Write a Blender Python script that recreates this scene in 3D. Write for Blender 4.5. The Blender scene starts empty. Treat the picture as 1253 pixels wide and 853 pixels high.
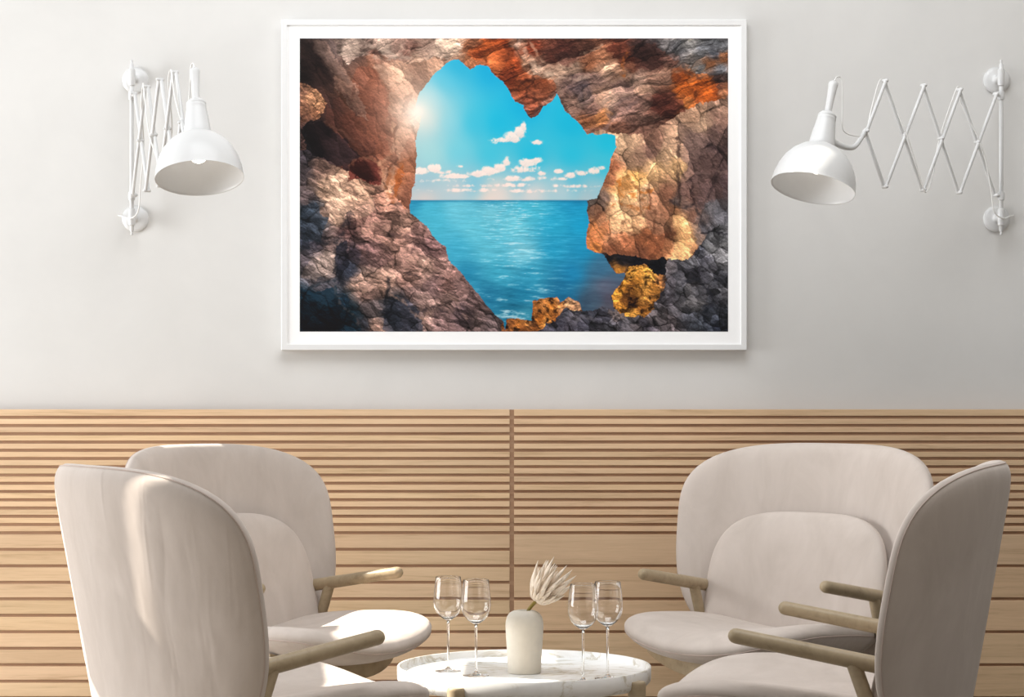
import bpy, bmesh, math, random
import numpy as np
from mathutils import Vector, Matrix
# ---- printed picture: a sea seen from inside a rocky cave, painted as colours per point ----
def art_pixels(x0, y0, x1, y1, nx, ny):
    rng = np.random.RandomState(7)
    T1 = rng.rand(256, 256)
    X, Y = np.meshgrid(np.linspace(x0, x1, nx), np.linspace(y0, y1, ny))
    def vn(x, y, k=0):
        xi = np.floor(x).astype(int); yi = np.floor(y).astype(int)
        fx = x - xi; fy = y - yi
        fx = fx*fx*(3-2*fx); fy = fy*fy*(3-2*fy)
        o = k*37
        g = lambda a, b: T1[(a+o) % 256, (b+o*3) % 256]
        return (g(xi, yi)*(1-fx)+g(xi+1, yi)*fx)*(1-fy)+(g(xi, yi+1)*(1-fx)+g(xi+1, yi+1)*fx)*fy
    def fbm(x, y, s, octv=5, k=0, gain=.55, ridged=False):
        a, t, n = 1.0, 0.0, 0.0
        for i in range(octv):
            v = vn(x/s, y/s, k+i)
            if ridged: v = 1-np.abs(2*v-1)
            t = t+a*v; n += a; a *= gain; s *= .5
        return t/n
    def worley(x, y, s, k=0):
        xi = np.floor(x/s).astype(int); yi = np.floor(y/s).astype(int)
        f1 = np.full(x.shape, 1e9); f2 = np.full(x.shape, 1e9)
        px = np.zeros(x.shape); py = np.zeros(x.shape); rr = np.zeros(x.shape)
        for dx in (-1, 0, 1):
            for dy in (-1, 0, 1):
                a, b = xi+dx, yi+dy
                qx = (a+T1[(a+k) % 256, b % 256])*s; qy = (b+T1[(b+91) % 256, (a+k*5+13) % 256])*s
                d = np.hypot(x-qx, y-qy)
                nw = d < f1
                f2 = np.where(nw, f1, np.minimum(f2, d)); f1 = np.where(nw, d, f1)
                px = np.where(nw, qx, px); py = np.where(nw, qy, py)
                rr = np.where(nw, T1[(a*7+k) % 256, (b*3+5) % 256], rr)
        return f1, f2, px, py, rr
    def inside(P, x, y):
        r = np.zeros(x.shape, bool)
        n = len(P)
        for i in range(n):
            (ax, ay), (bx, by) = P[i], P[(i+1) % n]
            if ay == by: continue
            r ^= ((ay > y) != (by > y)) & (x < (bx-ax)*(y-ay)/(by-ay)+ax)
        return r
    def pts(s):
        return np.array([[float(v) for v in t.split(',')] for t in s.split()])
    def idw(P, x, y, s2=20., p=1.6):
        num = np.zeros(x.shape+(3,)); den = np.zeros(x.shape)
        for q in P:
            w = 1/((x-q[0])**2+(y-q[1])**2+s2)**p
            num += w[..., None]*q[2:5]; den += w
        return num/den[..., None]
    def relief(h, ax=-.6, ay=-.8):
        gy, gx = np.gradient(h); gx = gx*nx/1048; gy = gy*nx/1048
        return gx*ax+gy*ay
    nz = lambda s, k, o=4: fbm(X, Y, s, o, k)-.5
    # edges roughened a little
    WX = X+7*nz(9, 3)+3*nz(3, 5, 2); WY = Y+7*nz(9, 11)+3*nz(3, 13, 2)

    # ---------------- sky, sea ----------------
    img = idw(pts("""560,80,35,170,208 600,85,15,165,210 640,130,10,172,214 700,150,12,178,214 745,175,20,185,216 545,100,70,185,215
      525,118,140,205,220 525,150,165,205,212 550,150,110,198,218 580,150,50,185,215 610,150,18,180,216 560,185,105,200,218 530,190,150,208,215
      600,190,60,190,216 650,190,25,182,215 700,190,30,185,216 740,200,60,190,214 520,225,150,190,205 560,232,190,200,205 610,238,228,212,205
      650,236,225,212,208 690,232,190,205,210 730,236,150,195,208 580,226,120,190,212 640,222,120,190,212 700,222,80,185,212 520,241,215,200,195 600,243,235,212,200 720,243,180,195,200"""), X, Y, 150)
    # clouds
    cl = np.zeros(X.shape); cy_ = np.full(X.shape, 1e3)
    for (cx, cy, rx, ry, a) in [(613, 172, 12, 4, 1), (626, 169, 10, 7, 1), (636, 162, 7, 10, 1), (640, 156, 4, 7, 1), (658, 174, 8, 4, .8), (605, 175, 6, 3, .8),
        (516, 210, 10, 5, 1), (532, 207, 9, 6, 1), (544, 211, 8, 3, .8), (560, 216, 22, 4, .8), (585, 213, 16, 5, 1), (600, 210, 12, 6, 1), (612, 206, 9, 7, 1), (620, 199, 6, 8, .9),
        (632, 208, 9, 5, .9), (646, 200, 10, 6, 1), (656, 197, 8, 5, .9), (652, 208, 12, 5, .9), (662, 212, 6, 4, .9), (683, 210, 6, 3, .9), (698, 215, 7, 4, 1), (711, 212, 8, 4, 1), (727, 210, 7, 5, 1), (736, 206, 5, 3, .6), (688, 219, 6, 2.5, .7),
        (563, 204, 5, 2, .7), (640, 219, 40, 4, .6), (540, 222, 40, 3, .6), (600, 227, 70, 3, .6), (700, 228, 40, 2.5, .5), (575, 233, 60, 3, .5), (650, 234, 60, 3, .5)]:
        d = np.hypot((X-cx)/rx, np.where(Y > cy, (Y-cy)/(ry*.7), (Y-cy)/ry))
        q = a*np.clip(1.45-d, 0, 1); cy_ = np.where(q > cl, cy, cy_); cl = np.maximum(cl, q)
    cn = fbm(X, Y, 8, 6, 21, .62)
    ca = np.clip((cl*1.35-.42+(cn-.5)*2.6)*1.9, 0, 1)*np.clip(cl*3, 0, 1)
    cc = np.array([251, 226, 216.])-np.clip((Y-cy_)*2.2+relief(cn, .5, .8)*nx/6., -6, 30)[..., None]*np.array([1., .9, .7])
    img = img*(1-ca[..., None]*.92)+cc*ca[..., None]*.92
    # sea
    sea = idw(pts("""510,247,25,120,155 600,247,40,135,165 710,247,10,115,158 520,256,60,160,185 560,256,90,175,195 600,256,110,185,200 650,256,60,165,190 710,256,15,140,180
      530,275,60,160,185 580,280,85,175,195 630,275,95,180,198 680,275,30,150,185 712,275,10,140,182 560,305,50,150,180 600,305,80,170,192 640,310,110,182,200 680,305,25,140,178 712,305,15,130,172
      570,335,25,120,155 610,335,50,150,178 650,335,40,140,172 700,335,15,120,165 600,360,20,105,140 640,360,20,115,150 690,360,12,100,142 625,382,15,95,125 645,384,40,120,145 690,366,12,80,115
      735,330,50,100,130 740,350,80,85,105 745,365,70,65,80 730,368,55,75,95 720,372,40,60,80 742,378,60,55,65"""), X, Y, 60)
    dep = np.clip((Y-244.9)/160, .01, 1)
    wv = fbm(X/(.9+2*dep), Y*2.6/(.25+2.2*dep), 12, 5, 31)+.35*(fbm(X+.8*Y, Y*3.2/(.2+1.5*dep), 7, 3, 41)-.5)
    gl = np.exp(-((X-628-(Y-300)*.08)/42)**2)
    sea = sea+((wv-.5)*(34+44*gl))[..., None]*np.array([.75, 1., 1.])
    sp = np.clip(wv-.62, 0, 1)*gl*5
    sea = sea*1.08+6
    sea = sea*(1-np.clip(sp, 0, .75)[..., None])+np.array([215, 235, 240.])*np.clip(sp, 0, .75)[..., None]
    img = np.where((Y > 244.9)[..., None], sea, img)
    hz = np.exp(-((Y-246)/1.3)**2)*(Y > 244.3)
    img = img*(1-.55*hz[..., None])+np.array([15, 105, 145.])*.55*hz[..., None]

    # ---------------- rock ----------------
    opening = [(545.5,77.8),(554,73),(561.5,73),(569,80),(575,86),(583.7,79),(596,80.3),(604.6,91.4),(614.4,98.8),(623,111),(630,123.4),(639.7,128.3),(644.6,140.6),(650.8,145.5),(659.4,140.6),(664.3,130.8),(675.4,123.4),(681.5,114.8),(685.2,121),(691.4,135.7),(703.7,145.5),(712.3,155.4),(718.5,164.7),(723.4,162.3),(730.8,165.7),(738,164),(753,165),(754,180),(746.8,193.5),(745.5,207),(738,224.3),(737,227.4),(730.8,242),(718.5,246),(718.5,257),(721,271.7),(717.2,291.4),(718.5,303.7),(728.3,309),(738,311),(745.5,323.4),(754,334.5),(765,335),(760,347),(752,355),(748,362),(750,373),(753,382),(738,375),(726,380),(713.5,380),(708.6,370),(696.3,364),(686.5,370),(681.5,364),(664.3,365.2),(652,367.7),(650,392),(634.8,390),(620,389.8),(618,404.6),(615.7,392),(605.8,385),(596,375),(586,360),(571.4,343),(561.5,330.8),(549.2,318.5),(545.5,303.7),(529.5,289),(522,276.6),(509.8,266.8),(501.2,260.6),(501.2,252),(503.7,234.8),(508.6,220),(507.4,229),(508.6,207),(509.8,189.8),(508.6,172.6),(513.5,153),(514.7,143),(509.8,135.7),(507.4,130.8),(509.8,123.4),(513.5,113.5),(522,102.5),(532,90),(537,86.5)]
    ox = X+2.6*nz(7, 51, 3)+1.2*nz(2.5, 53, 2); oy = Y+2.6*nz(7, 57, 3)+1.2*nz(2.5, 59, 2)
    rockm = ~inside(opening, ox, oy)

    wall_up = pts("""370,55,52,42,40 385,75,40,31,30 372,85,30,24,24 405,62,92,78,74 420,65,105,84,77 395,58,62,52,50 400,90,52,38,35 415,100,88,64,54 440,100,122,86,72 455,92,128,84,66 470,110,146,104,86 460,130,118,74,60 500,120,168,124,104 485,100,176,138,118 478,86,182,146,126 470,80,150,112,96
      480,150,152,108,90 430,150,86,54,44 445,140,104,66,54 400,180,58,42,40 415,165,70,48,42 425,190,60,42,40 460,180,122,76,60 450,165,112,70,56 490,180,152,110,92 500,160,182,140,120 505,200,142,96,75 504,225,120,84,72 440,212,66,36,32 425,206,78,44,36 450,220,62,34,30 470,205,134,92,76 490,220,152,102,74 483,235,190,150,126
      500,240,122,88,78 395,165,34,27,27 380,175,26,24,26 390,185,30,27,30 420,196,66,50,46 410,130,62,44,40 425,120,84,58,48 470,160,128,84,68 440,190,92,58,48 478,195,150,106,88 475,120,140,96,78 510,150,230,200,180 495,135,178,136,116 488,215,175,130,108 497,205,178,125,95 460,235,120,85,72 520,95,140,108,92 530,85,150,118,100""")
    chunk = pts("""372,112,120,88,72 380,118,170,126,98 390,125,196,146,112 394,135,188,138,106 385,140,150,106,82 375,146,110,78,64 370,130,128,92,74 378,152,70,52,48 369,160,60,46,44""")
    low_left = pts("""370,190,62,56,60 372,205,70,62,64 395,205,110,88,80 410,212,150,120,104 425,215,172,138,118 440,235,186,146,124 400,235,192,158,136 408,262,176,146,128 395,265,150,124,112 380,255,56,62,70 390,270,62,66,74 372,262,44,52,60 375,245,90,78,78 375,290,44,46,54 390,298,60,54,58 410,300,122,102,98 405,315,136,118,110 425,285,84,62,60 450,260,152,116,106 470,240,160,120,104 490,250,142,108,96 500,270,142,112,100
      530,300,112,86,84 515,285,124,96,90 480,300,134,104,94 455,285,140,108,98 450,300,110,85,82 430,310,60,52,58 425,330,44,46,54 395,325,132,116,110 380,318,90,82,86 385,345,96,90,94 378,360,44,56,66 400,358,72,70,76 380,378,20,36,44 400,392,10,24,32 430,385,16,32,40 370,398,10,22,30 415,370,24,38,48 440,345,168,138,124 450,360,132,106,98 470,348,166,134,120 500,342,146,114,104
      500,325,150,118,108 520,330,160,130,118 540,330,124,98,92 548,345,120,92,86 560,350,118,94,90 580,370,108,88,86 520,370,126,104,98 500,375,70,66,72 485,370,60,64,72 480,388,44,50,58 455,375,90,80,80 440,395,60,60,66 462,402,130,106,96 500,395,70,66,72 520,388,130,106,98 540,392,106,86,84 565,385,94,78,80 585,392,108,90,88 605,395,100,86,86 550,370,128,104,98 530,350,112,90,88 505,360,118,96,92""")
    ceil = pts("""410,55,92,78,72 430,56,160,140,128 445,60,120,100,92 470,58,148,128,116 455,68,90,66,58 490,55,128,104,94 500,60,96,68,60 520,62,164,138,124 510,75,150,122,106 540,58,176,152,136 560,54,184,160,142 575,58,120,80,60 585,66,118,58,34 600,60,146,76,42 612,55,134,64,36 622,64,96,48,32 575,76,136,90,66 590,76,146,88,58 600,72,160,100,66
      632,52,150,130,118 640,58,130,94,78 650,60,96,48,34 645,75,170,140,120 655,88,176,148,130 630,80,132,64,38 625,95,116,58,38 640,100,136,78,52 655,105,108,64,46 665,100,120,70,48 650,120,112,70,58 648,135,104,68,60 660,118,130,90,74 672,95,190,160,140 690,60,70,42,36 680,70,80,48,40 700,82,166,136,118 690,78,176,146,126 720,75,132,84,60 715,62,90,60,50 735,70,150,104,80
      755,60,94,54,42 770,80,84,46,34 785,62,52,38,36 800,70,60,42,38 760,90,140,108,90 800,55,70,62,62 815,52,120,112,108 830,60,96,94,96 845,54,150,144,136 860,60,106,108,112 875,66,74,76,84 882,56,90,92,96 870,78,110,74,52 884,70,130,84,56 840,75,122,114,110 825,72,92,66,58 855,85,140,136,134 880,84,112,112,116 880,96,60,44,40 700,100,92,74,72 690,112,132,104,94 710,105,86,74,76 730,98,120,96,88
      700,125,140,110,98 715,120,112,94,90 735,115,150,118,100 745,125,160,132,116 725,135,110,84,76 735,145,176,120,80 722,150,130,86,62 725,160,112,80,68 750,140,132,104,92 765,130,120,98,92 780,125,118,92,84 775,145,110,84,76 790,140,124,96,84 805,125,76,46,40 815,130,68,40,34 820,118,90,56,46 790,112,140,112,96 760,105,104,82,76 800,100,116,90,78 830,110,168,96,52 845,95,176,92,42 860,105,172,88,38 870,118,160,82,40
      855,120,130,70,42 832,95,140,76,44 815,95,110,84,72 880,108,64,40,34 885,115,150,104,78 845,128,190,120,72 870,130,140,88,56 760,155,118,84,72 785,158,106,78,68 745,158,122,86,70 800,150,104,78,68 740,85,176,142,120 780,97,150,124,110""")
    right = pts("""758,172,204,168,138 770,178,196,160,132 765,195,170,136,112 780,190,146,116,98 795,185,120,92,82 800,170,130,98,84 800,205,206,166,124 815,190,196,160,130 830,205,212,170,128 822,175,180,146,122 850,175,130,106,98 845,195,112,90,84 860,190,92,74,70 870,180,84,68,66 862,150,172,142,120 850,140,150,120,100 875,160,98,78,72 885,165,88,70,66 885,130,130,104,90 880,145,110,86,76
      852,215,104,84,80 870,230,88,72,72 885,220,82,66,66 878,200,78,62,60 865,215,92,74,72 750,205,132,86,64 747,220,140,94,70 755,232,196,140,92 760,215,220,174,122 752,245,210,168,132 770,240,210,168,132 765,228,190,120,60 790,235,200,160,126 780,222,214,162,104 795,250,186,144,114 740,243,112,92,82 722,248,96,84,78 726,256,112,84,70 760,268,208,164,128 785,265,190,146,114 775,278,206,160,122 735,270,170,120,90
      725,280,186,122,80 735,285,200,140,90 727,302,196,128,76 725,295,180,115,75 745,292,190,150,124 750,305,140,92,70 770,300,160,106,80 785,310,120,80,64 800,262,128,96,76 808,275,120,92,74 800,300,138,86,62 790,292,150,96,68 815,260,140,100,78 820,290,120,78,60 820,240,130,92,74 825,255,160,110,76 832,270,220,172,126 838,292,214,160,112 832,312,216,168,124 845,300,190,140,104 848,262,110,82,70
      858,268,104,92,90 868,255,90,86,88 880,260,90,88,92 845,245,112,84,74 826,247,106,92,88 840,250,120,98,90 855,248,96,78,76 866,280,104,100,104 885,275,92,90,94 880,295,96,92,96 860,292,130,110,100""")
    under = pts("""735,311,60,48,46 745,318,30,28,32 760,318,34,32,36 780,318,26,26,32 795,318,34,32,34 800,325,20,22,28 810,330,24,26,32 750,325,120,84,50 756,332,190,130,62 748,330,70,50,40""")
    dark = pts("""815,330,92,86,88 830,335,70,68,72 845,320,100,98,102 855,305,60,60,66 870,305,126,124,126 885,315,120,118,120 865,320,84,82,88 850,335,62,60,66 875,335,92,90,94 880,345,60,60,66 845,350,108,104,106 835,355,86,84,88 860,355,84,82,86 875,365,78,78,84 885,358,110,108,112 820,350,76,72,76 815,365,70,66,70 850,372,116,112,114 845,385,74,74,80 870,382,52,54,60 885,385,66,68,74 880,398,36,38,46 855,395,60,62,68 830,378,92,88,92 820,392,92,84,86 800,390,110,102,104
      790,398,66,62,68 770,392,92,88,92 760,400,84,80,84 755,386,120,108,106 740,390,70,68,76 735,380,62,62,70 745,402,86,84,90 720,395,72,70,78 710,400,66,64,72 700,388,92,88,94 693,380,60,60,66 680,398,60,58,66 695,402,74,70,78 720,384,62,62,70 780,400,80,74,76""")
    orange = pts("""770,335,200,144,72 785,330,196,140,72 795,340,206,150,80 800,352,180,124,64 790,352,214,156,84 780,345,190,130,62 760,350,196,134,62 755,362,214,150,70 765,365,110,72,38 775,370,84,54,30 772,356,120,80,40 785,375,130,86,44 760,378,200,136,64 775,384,214,154,80 790,368,196,140,76 808,345,190,130,84 800,366,160,110,60
      656,375,150,96,52 665,372,190,128,76 675,375,176,112,56 660,390,150,92,44 670,395,190,130,72 680,388,140,88,46 652,400,120,74,40 685,372,196,134,84 695,370,206,160,124 703,373,190,144,112 690,378,180,130,92 625,394,120,76,44 635,398,150,96,50 645,396,176,120,70 640,402,110,68,38 650,398,80,56,40 615,398,110,70,44""")
    mU = rockm & (WX < 560) & (WY < 262)
    reg = np.zeros(X.shape, int)
    reg[rockm] = 3
    P_up = [(360,40),(404,40),(415,66),(425,80),(440,70),(455,66),(480,72),(500,78),(515,75),(535,70),(548,74),(540,90),(530,120),(525,262),(498,262),(480,238),(450,222),(425,212),(400,200),(385,186),(372,178),(360,175)]
    P_chunk = [(360,100),(372,102),(384,108),(392,114),(398,126),(397,139),(388,146),(377,149),(370,156),(371,168),(378,180),(360,186)]
    P_ll = [(360,176),(370,180),(378,184),(392,192),(408,200),(424,208),(440,217),(452,224),(470,222),(480,236),(495,250),(505,262),(640,330),(640,420),(360,420)]
    P_right = [(700,167),(738,160),(756,163),(790,164),(815,150),(835,135),(860,125),(900,118),(900,300),(872,296),(858,300),(842,318),(828,320),(812,318),(790,322),(700,320)]
    P_under = [(725,309),(745,310),(765,313),(800,318),(815,316),(814,340),(800,336),(788,324),(770,328),(762,338),(748,336),(736,322)]
    P_dark = [(690,420),(679,392),(688,378),(694,376),(706,381),(726,377),(738,373),(748,379),(760,384),(778,388),(795,378),(806,362),(812,350),(813,320),(832,318),(846,316),(858,300),(868,282),(880,276),(900,270),(900,420)]
    P_dark2 = [(640,420),(676,392),(690,400),(690,420)]
    P_or = [(748,360),(758,348),(766,335),(770,327),(787,324),(799,333),(814,337),(814,350),(806,364),(796,380),(787,388),(765,386),(750,374)]
    P_or2 = [(604,420),(616,396),(622,390),(634,389),(648,391),(650,372),(664,364),(681,363),(687,369),(697,362),(710,371),(714,380),(700,380),(690,378),(682,388),(676,398),(676,420)]
    ww = lambda P: inside(P, WX, WY) & rockm
    reg[ww(P_up)] = 1; reg[ww(P_ll)] = 2; reg[ww(P_chunk)] = 7; reg[ww(P_right)] = 4
    reg[ww(P_dark)] = 5; reg[ww(P_under)] = 8; reg[ww(P_or)] = 6; reg[ww(P_or2)] = 6; reg[ww(P_dark2)] = 5
    reg[(reg == 3) & (X > 600) & (Y > 360)] = 5
    reg[(reg == 3) & (X < 560) & (Y > 262)] = 2
    reg[(reg == 3) & (X < 560) & (Y > 120)] = 1
    tabs = {1: wall_up, 2: low_left, 3: ceil, 4: right, 5: dark, 6: orange, 7: chunk, 8: under}
    style = {  # facet size, stretch (angle, ratio), facet mix, relief, crack
        1: (34, .95, 2.4, .45, .7, .25, .42), 2: (17, .45, 1.7, .6, 1.5, .5, .62), 3: (19, -.35, 2.8, .5, 1.7, .35, .5), 4: (27, 1.15, 1.5, .5, 1.1, .5, .32),
        5: (19, .6, 1.3, .7, 1.4, .6, .7), 6: (14, .3, 1.2, .3, 1.8, .3, .3), 7: (11, .6, 1.3, .45, 1.6, .35, .4), 8: (14, .2, 2., .3, .6, .3, .3)}
    out = np.zeros(img.shape)
    for r, tab in tabs.items():
        m = reg == r
        if not m.any(): continue
        fs, an, st, fm, rl, ck, fa = style[r]
        ca_, sa_ = np.cos(an), np.sin(an)
        qx = X+12*nz(22, 61+r); qy = Y+12*nz(22, 71+r)
        u = (qx*ca_+qy*sa_)/st; v = -qx*sa_+qy*ca_
        f1, f2, px, py, rr = worley(u, v, fs, r*3)
        bx = px*st*ca_-py*sa_; by = px*st*sa_+py*ca_
        g1, g2, p2x, p2y, r2 = worley(u, v, fs*.42, r*3+50)
        b2x = p2x*st*ca_-p2y*sa_; b2y = p2x*st*sa_+p2y*ca_
        c_s = np.zeros(X.shape+(3,)); c_f = np.zeros(X.shape+(3,)); wx_, wy_ = X+5*nz(8, 81), Y+5*nz(8, 83)
        c_s[m] = idw(tab, wx_[m], wy_[m], 7, 2.4)
        c_f[m] = idw(tab, (.35*bx+.65*b2x)[m], (.35*by+.65*b2y)[m], 6, 2.6)
        c = c_s*(1-.8*fm)+c_f*.8*fm
        c = c*(1+fm*fa*(rr-.5)+fm*fa*1.1*(r2-.5))[..., None]
        h = fbm(u, v, fs*.9, 6, 90+r, .62, True)
        h2 = fbm(u, v, fs*1.6, 6, 130+r, .6)
        sh = relief(h, -.25, 1.)*2.4+relief(h2, -.5, 1.)*2.2
        # each facet leans its own way
        tilt = (v-py)/fs*1.0+((u-p2x)*np.cos(r2*6.28)+(v-p2y)*.8)/fs
        c = c*np.clip(1+rl*sh*1.2+-fm*.55*tilt, .35, 1.75)[..., None]
        cr = np.clip(1-(f2-f1)/(1.7), 0, 1)*ck+np.clip(1-(g2-g1)/1.2, 0, 1)*ck*.45
        cr = cr*np.clip(fbm(X, Y, 15, 3, 150+r)*2.6-.7, 0, 1)
        c = c*(1-np.clip(cr, 0, .8))[..., None]
        k1, k2, _, _, _ = worley(u+9*nz(12, 201), v+9*nz(12, 203), fs*1.5, r*3+90)
        c = c*(1-fm*.62*np.exp(-(k2-k1)/3.2)*np.clip(fbm(X, Y, 24, 3, 160+r)*3-1, 0, 1))[..., None]
        hl = np.clip(h-(.70 if r == 3 else .78), 0, 1)*2.4*(r in (2, 3, 7, 5, 4))
        c = c*(1+hl[..., None])
        if r == 6:
            pit = np.clip(fbm(X, Y, 5, 3, 170)-.56, 0, 1)*3.5
            c = c*(1-np.clip(pit, 0, .6))[..., None]
        out[m] = c[m]
    fine = relief(fbm(X, Y, 4.5, 4, 231, .75), -.4, .9)*nx/1048
    out = out*np.clip(1+fine*2.6, .6, 1.5)[..., None]
    gr = (rng.rand(*X.shape)-.5)*.08
    out = out*(1+gr)[..., None]
    # painted strokes: cracks, ledges and light ridges
    strokes = [
      # (points, colour, width, strength)
      ([(433,108),(428,130),(440,138),(452,140)], (60,38,32), 1.6, .5), ([(455,82),(466,100),(474,118),(472,130),(480,150)], (92,60,50), 1.5, .6),
      ([(455,80),(470,84),(484,96),(478,104)], (205,168,146), 2.0, .6), ([(474,118),(490,108),(505,104)], (196,158,136), 2., .5), ([(480,150),(483,165),(478,188),(470,196),(464,200)], (205,160,130), 1.8, .7),
      ([(484,156),(481,175),(486,195),(476,205),(470,225)], (60,38,32), 1.2, .5), ([(398,90),(425,120),(440,150),(460,176)], (58,38,34), 1.6, .5), ([(420,165),(445,180),(462,195)], (50,32,30), 1.4, .6),
      ([(428,206),(432,196),(445,193),(460,198)], (128,86,70), 1.6, .7), ([(464,198),(468,222),(474,240)], (196,150,122), 2.4, .8), ([(478,208),(474,230),(480,246)], (120,70,44), 2.4, .6), ([(490,205),(482,222),(484,246)], (160,96,56), 3., .5),
      ([(372,52),(392,78),(408,100)], (28,22,22), 4, .5), ([(388,52),(410,80),(424,100)], (110,92,86), 2.4, .5), ([(398,150),(420,162),(440,178)], (105,74,62), 1.6, .5),
      ([(420,60),(450,55),(470,62),(488,72),(500,70)], (176,156,142), 2, .7), ([(416,68),(434,62),(452,66),(470,74),(492,66)], (186,164,148), 1.4, .6), ([(490,56),(505,66),(520,72),(536,62)], (186,160,142), 1.6, .6),
      ([(640,58),(655,80),(675,92),(700,98),(720,94)], (196,168,148), 2.2, .7), ([(648,52),(662,74),(680,84),(696,82),(712,66),(736,56)], (190,158,136), 1.5, .7), ([(676,96),(690,118),(712,130),(735,128),(750,118),(770,112)], (160,134,118), 2.2, .5),
      ([(690,105),(712,115),(730,112)], (52,46,50), 3, .5), ([(740,104),(770,92),(800,92),(830,88),(852,84)], (158,130,112), 2, .6), ([(750,155),(775,156),(800,150),(820,154)], (52,34,30), 1.6, .7), ([(800,122),(812,114),(830,124),(838,136)], (58,34,28), 2.2, .6),
      ([(737,162),(752,145),(770,130),(785,118)], (132,108,104), 2., .5), ([(725,152),(731,140),(741,132),(748,140)], (200,140,92), 1.6, .6), ([(762,92),(764,72),(770,60)], (164,96,50), 2, .6), ([(636,96),(650,112),(656,126),(666,122),(680,112)], (62,38,32), 1.6, .6),
      ([(832,66),(840,90),(860,96),(886,88)], (60,58,60), 2, .5), ([(830,86),(855,92),(866,108),(878,118)], (96,48,26), 2, .5),
      ([(830,170),(831,250)], (52,40,38), 2., .7), ([(845,212),(848,250)], (44,34,34), 1.6, .7), ([(845,211),(890,211)], (120,98,92), 1.2, .6), ([(858,170),(846,190),(842,215)], (150,124,116), 1.8, .5), ([(868,178),(880,185),(890,180)], (34,26,28), 3, .6), ([(876,212),(872,232),(866,244)], (40,32,34), 1.4, .6),
      ([(756,222),(760,240),(778,238),(798,232)], (176,102,44), 2., .7), ([(748,255),(756,248),(778,256),(796,254)], (150,84,38), 1.8, .6), ([(775,222),(784,240),(790,252),(782,262)], (120,78,52), 1.4, .6), ([(792,225),(796,250),(802,266),(800,284)], (84,56,44), 1.4, .6), ([(760,285),(785,288),(800,290),(826,285)], (86,56,42), 1.6, .7), ([(760,272),(768,280),(792,280)], (96,66,50), 1.4, .6), ([(780,292),(782,306)], (80,50,40), 1.2, .5),
      ([(722,300),(738,304),(760,308),(790,314),(815,312)], (90,56,42), 2., .5), ([(720,282),(732,262),(744,256)], (88,58,46), 1.6, .6), ([(820,246),(832,254),(850,250)], (46,40,42), 2, .6), ([(852,254),(858,270),(866,282),(880,288)], (44,42,46), 2, .6), ([(860,286),(890,286)], (30,28,32), 1.8, .7),
      ([(428,262),(416,290),(418,300)], (28,28,34), 3, .6), ([(372,302),(400,294),(420,296)], (26,28,34), 3.4, .6), ([(414,300),(412,330),(418,346)], (26,28,34), 3.2, .7), ([(368,360),(392,346),(412,342)], (22,34,42), 1.6, .5), ([(432,300),(444,298),(452,312)], (52,42,44), 1.8, .5),
      ([(476,342),(474,366),(470,390)], (20,22,28), 2.2, .7), ([(480,362),(496,370),(508,386),(520,390)], (176,142,124), 1.8, .7), ([(440,362),(452,352),(474,350)], (186,152,134), 2, .6), ([(408,352),(418,372),(436,386),(440,402)], (96,84,82), 1.6, .5), ([(512,382),(530,376),(548,382)], (44,38,42), 1.8, .6), ([(548,356),(560,372),(570,390)], (160,130,116), 1.8, .5), ([(480,288),(500,288),(510,300),(502,308)], (70,54,54), 1.8, .6), ([(446,284),(462,272),(476,280)], (186,150,132), 1.8, .5), ([(496,318),(516,322),(536,332)], (182,148,132), 1.8, .5), ([(500,335),(520,342),(546,340)], (52,42,44), 1.4, .6),
      ([(438,226),(450,240),(456,252)], (196,158,134), 2.4, .6), ([(395,222),(412,230),(420,250),(414,276)], (206,172,148), 2.4, .5), ([(430,225),(442,260),(436,280)], (120,92,82), 1.6, .5),
      ([(772,345),(784,352),(794,372)], (96,60,30), 1.8, .6), ([(756,370),(766,360),(776,362)], (86,54,30), 2, .5), ([(812,320),(812,350),(806,372)], (40,38,42), 2, .6), ([(836,346),(850,340),(866,352),(870,372)], (40,40,46), 2.2, .7), ([(836,372),(850,366),(864,372)], (150,146,146), 1.6, .6), ([(862,300),(876,304),(890,296)], (150,148,148), 2, .5), ([(858,330),(872,322),(888,330)], (136,134,136), 1.8, .5), ([(864,375),(864,404)], (22,24,30), 2.4, .7), ([(700,396),(716,386),(728,392),(744,396)], (110,106,112), 1.6, .6), ([(750,384),(760,394),(756,404)], (36,36,42), 1.8, .6),
    ]
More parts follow.
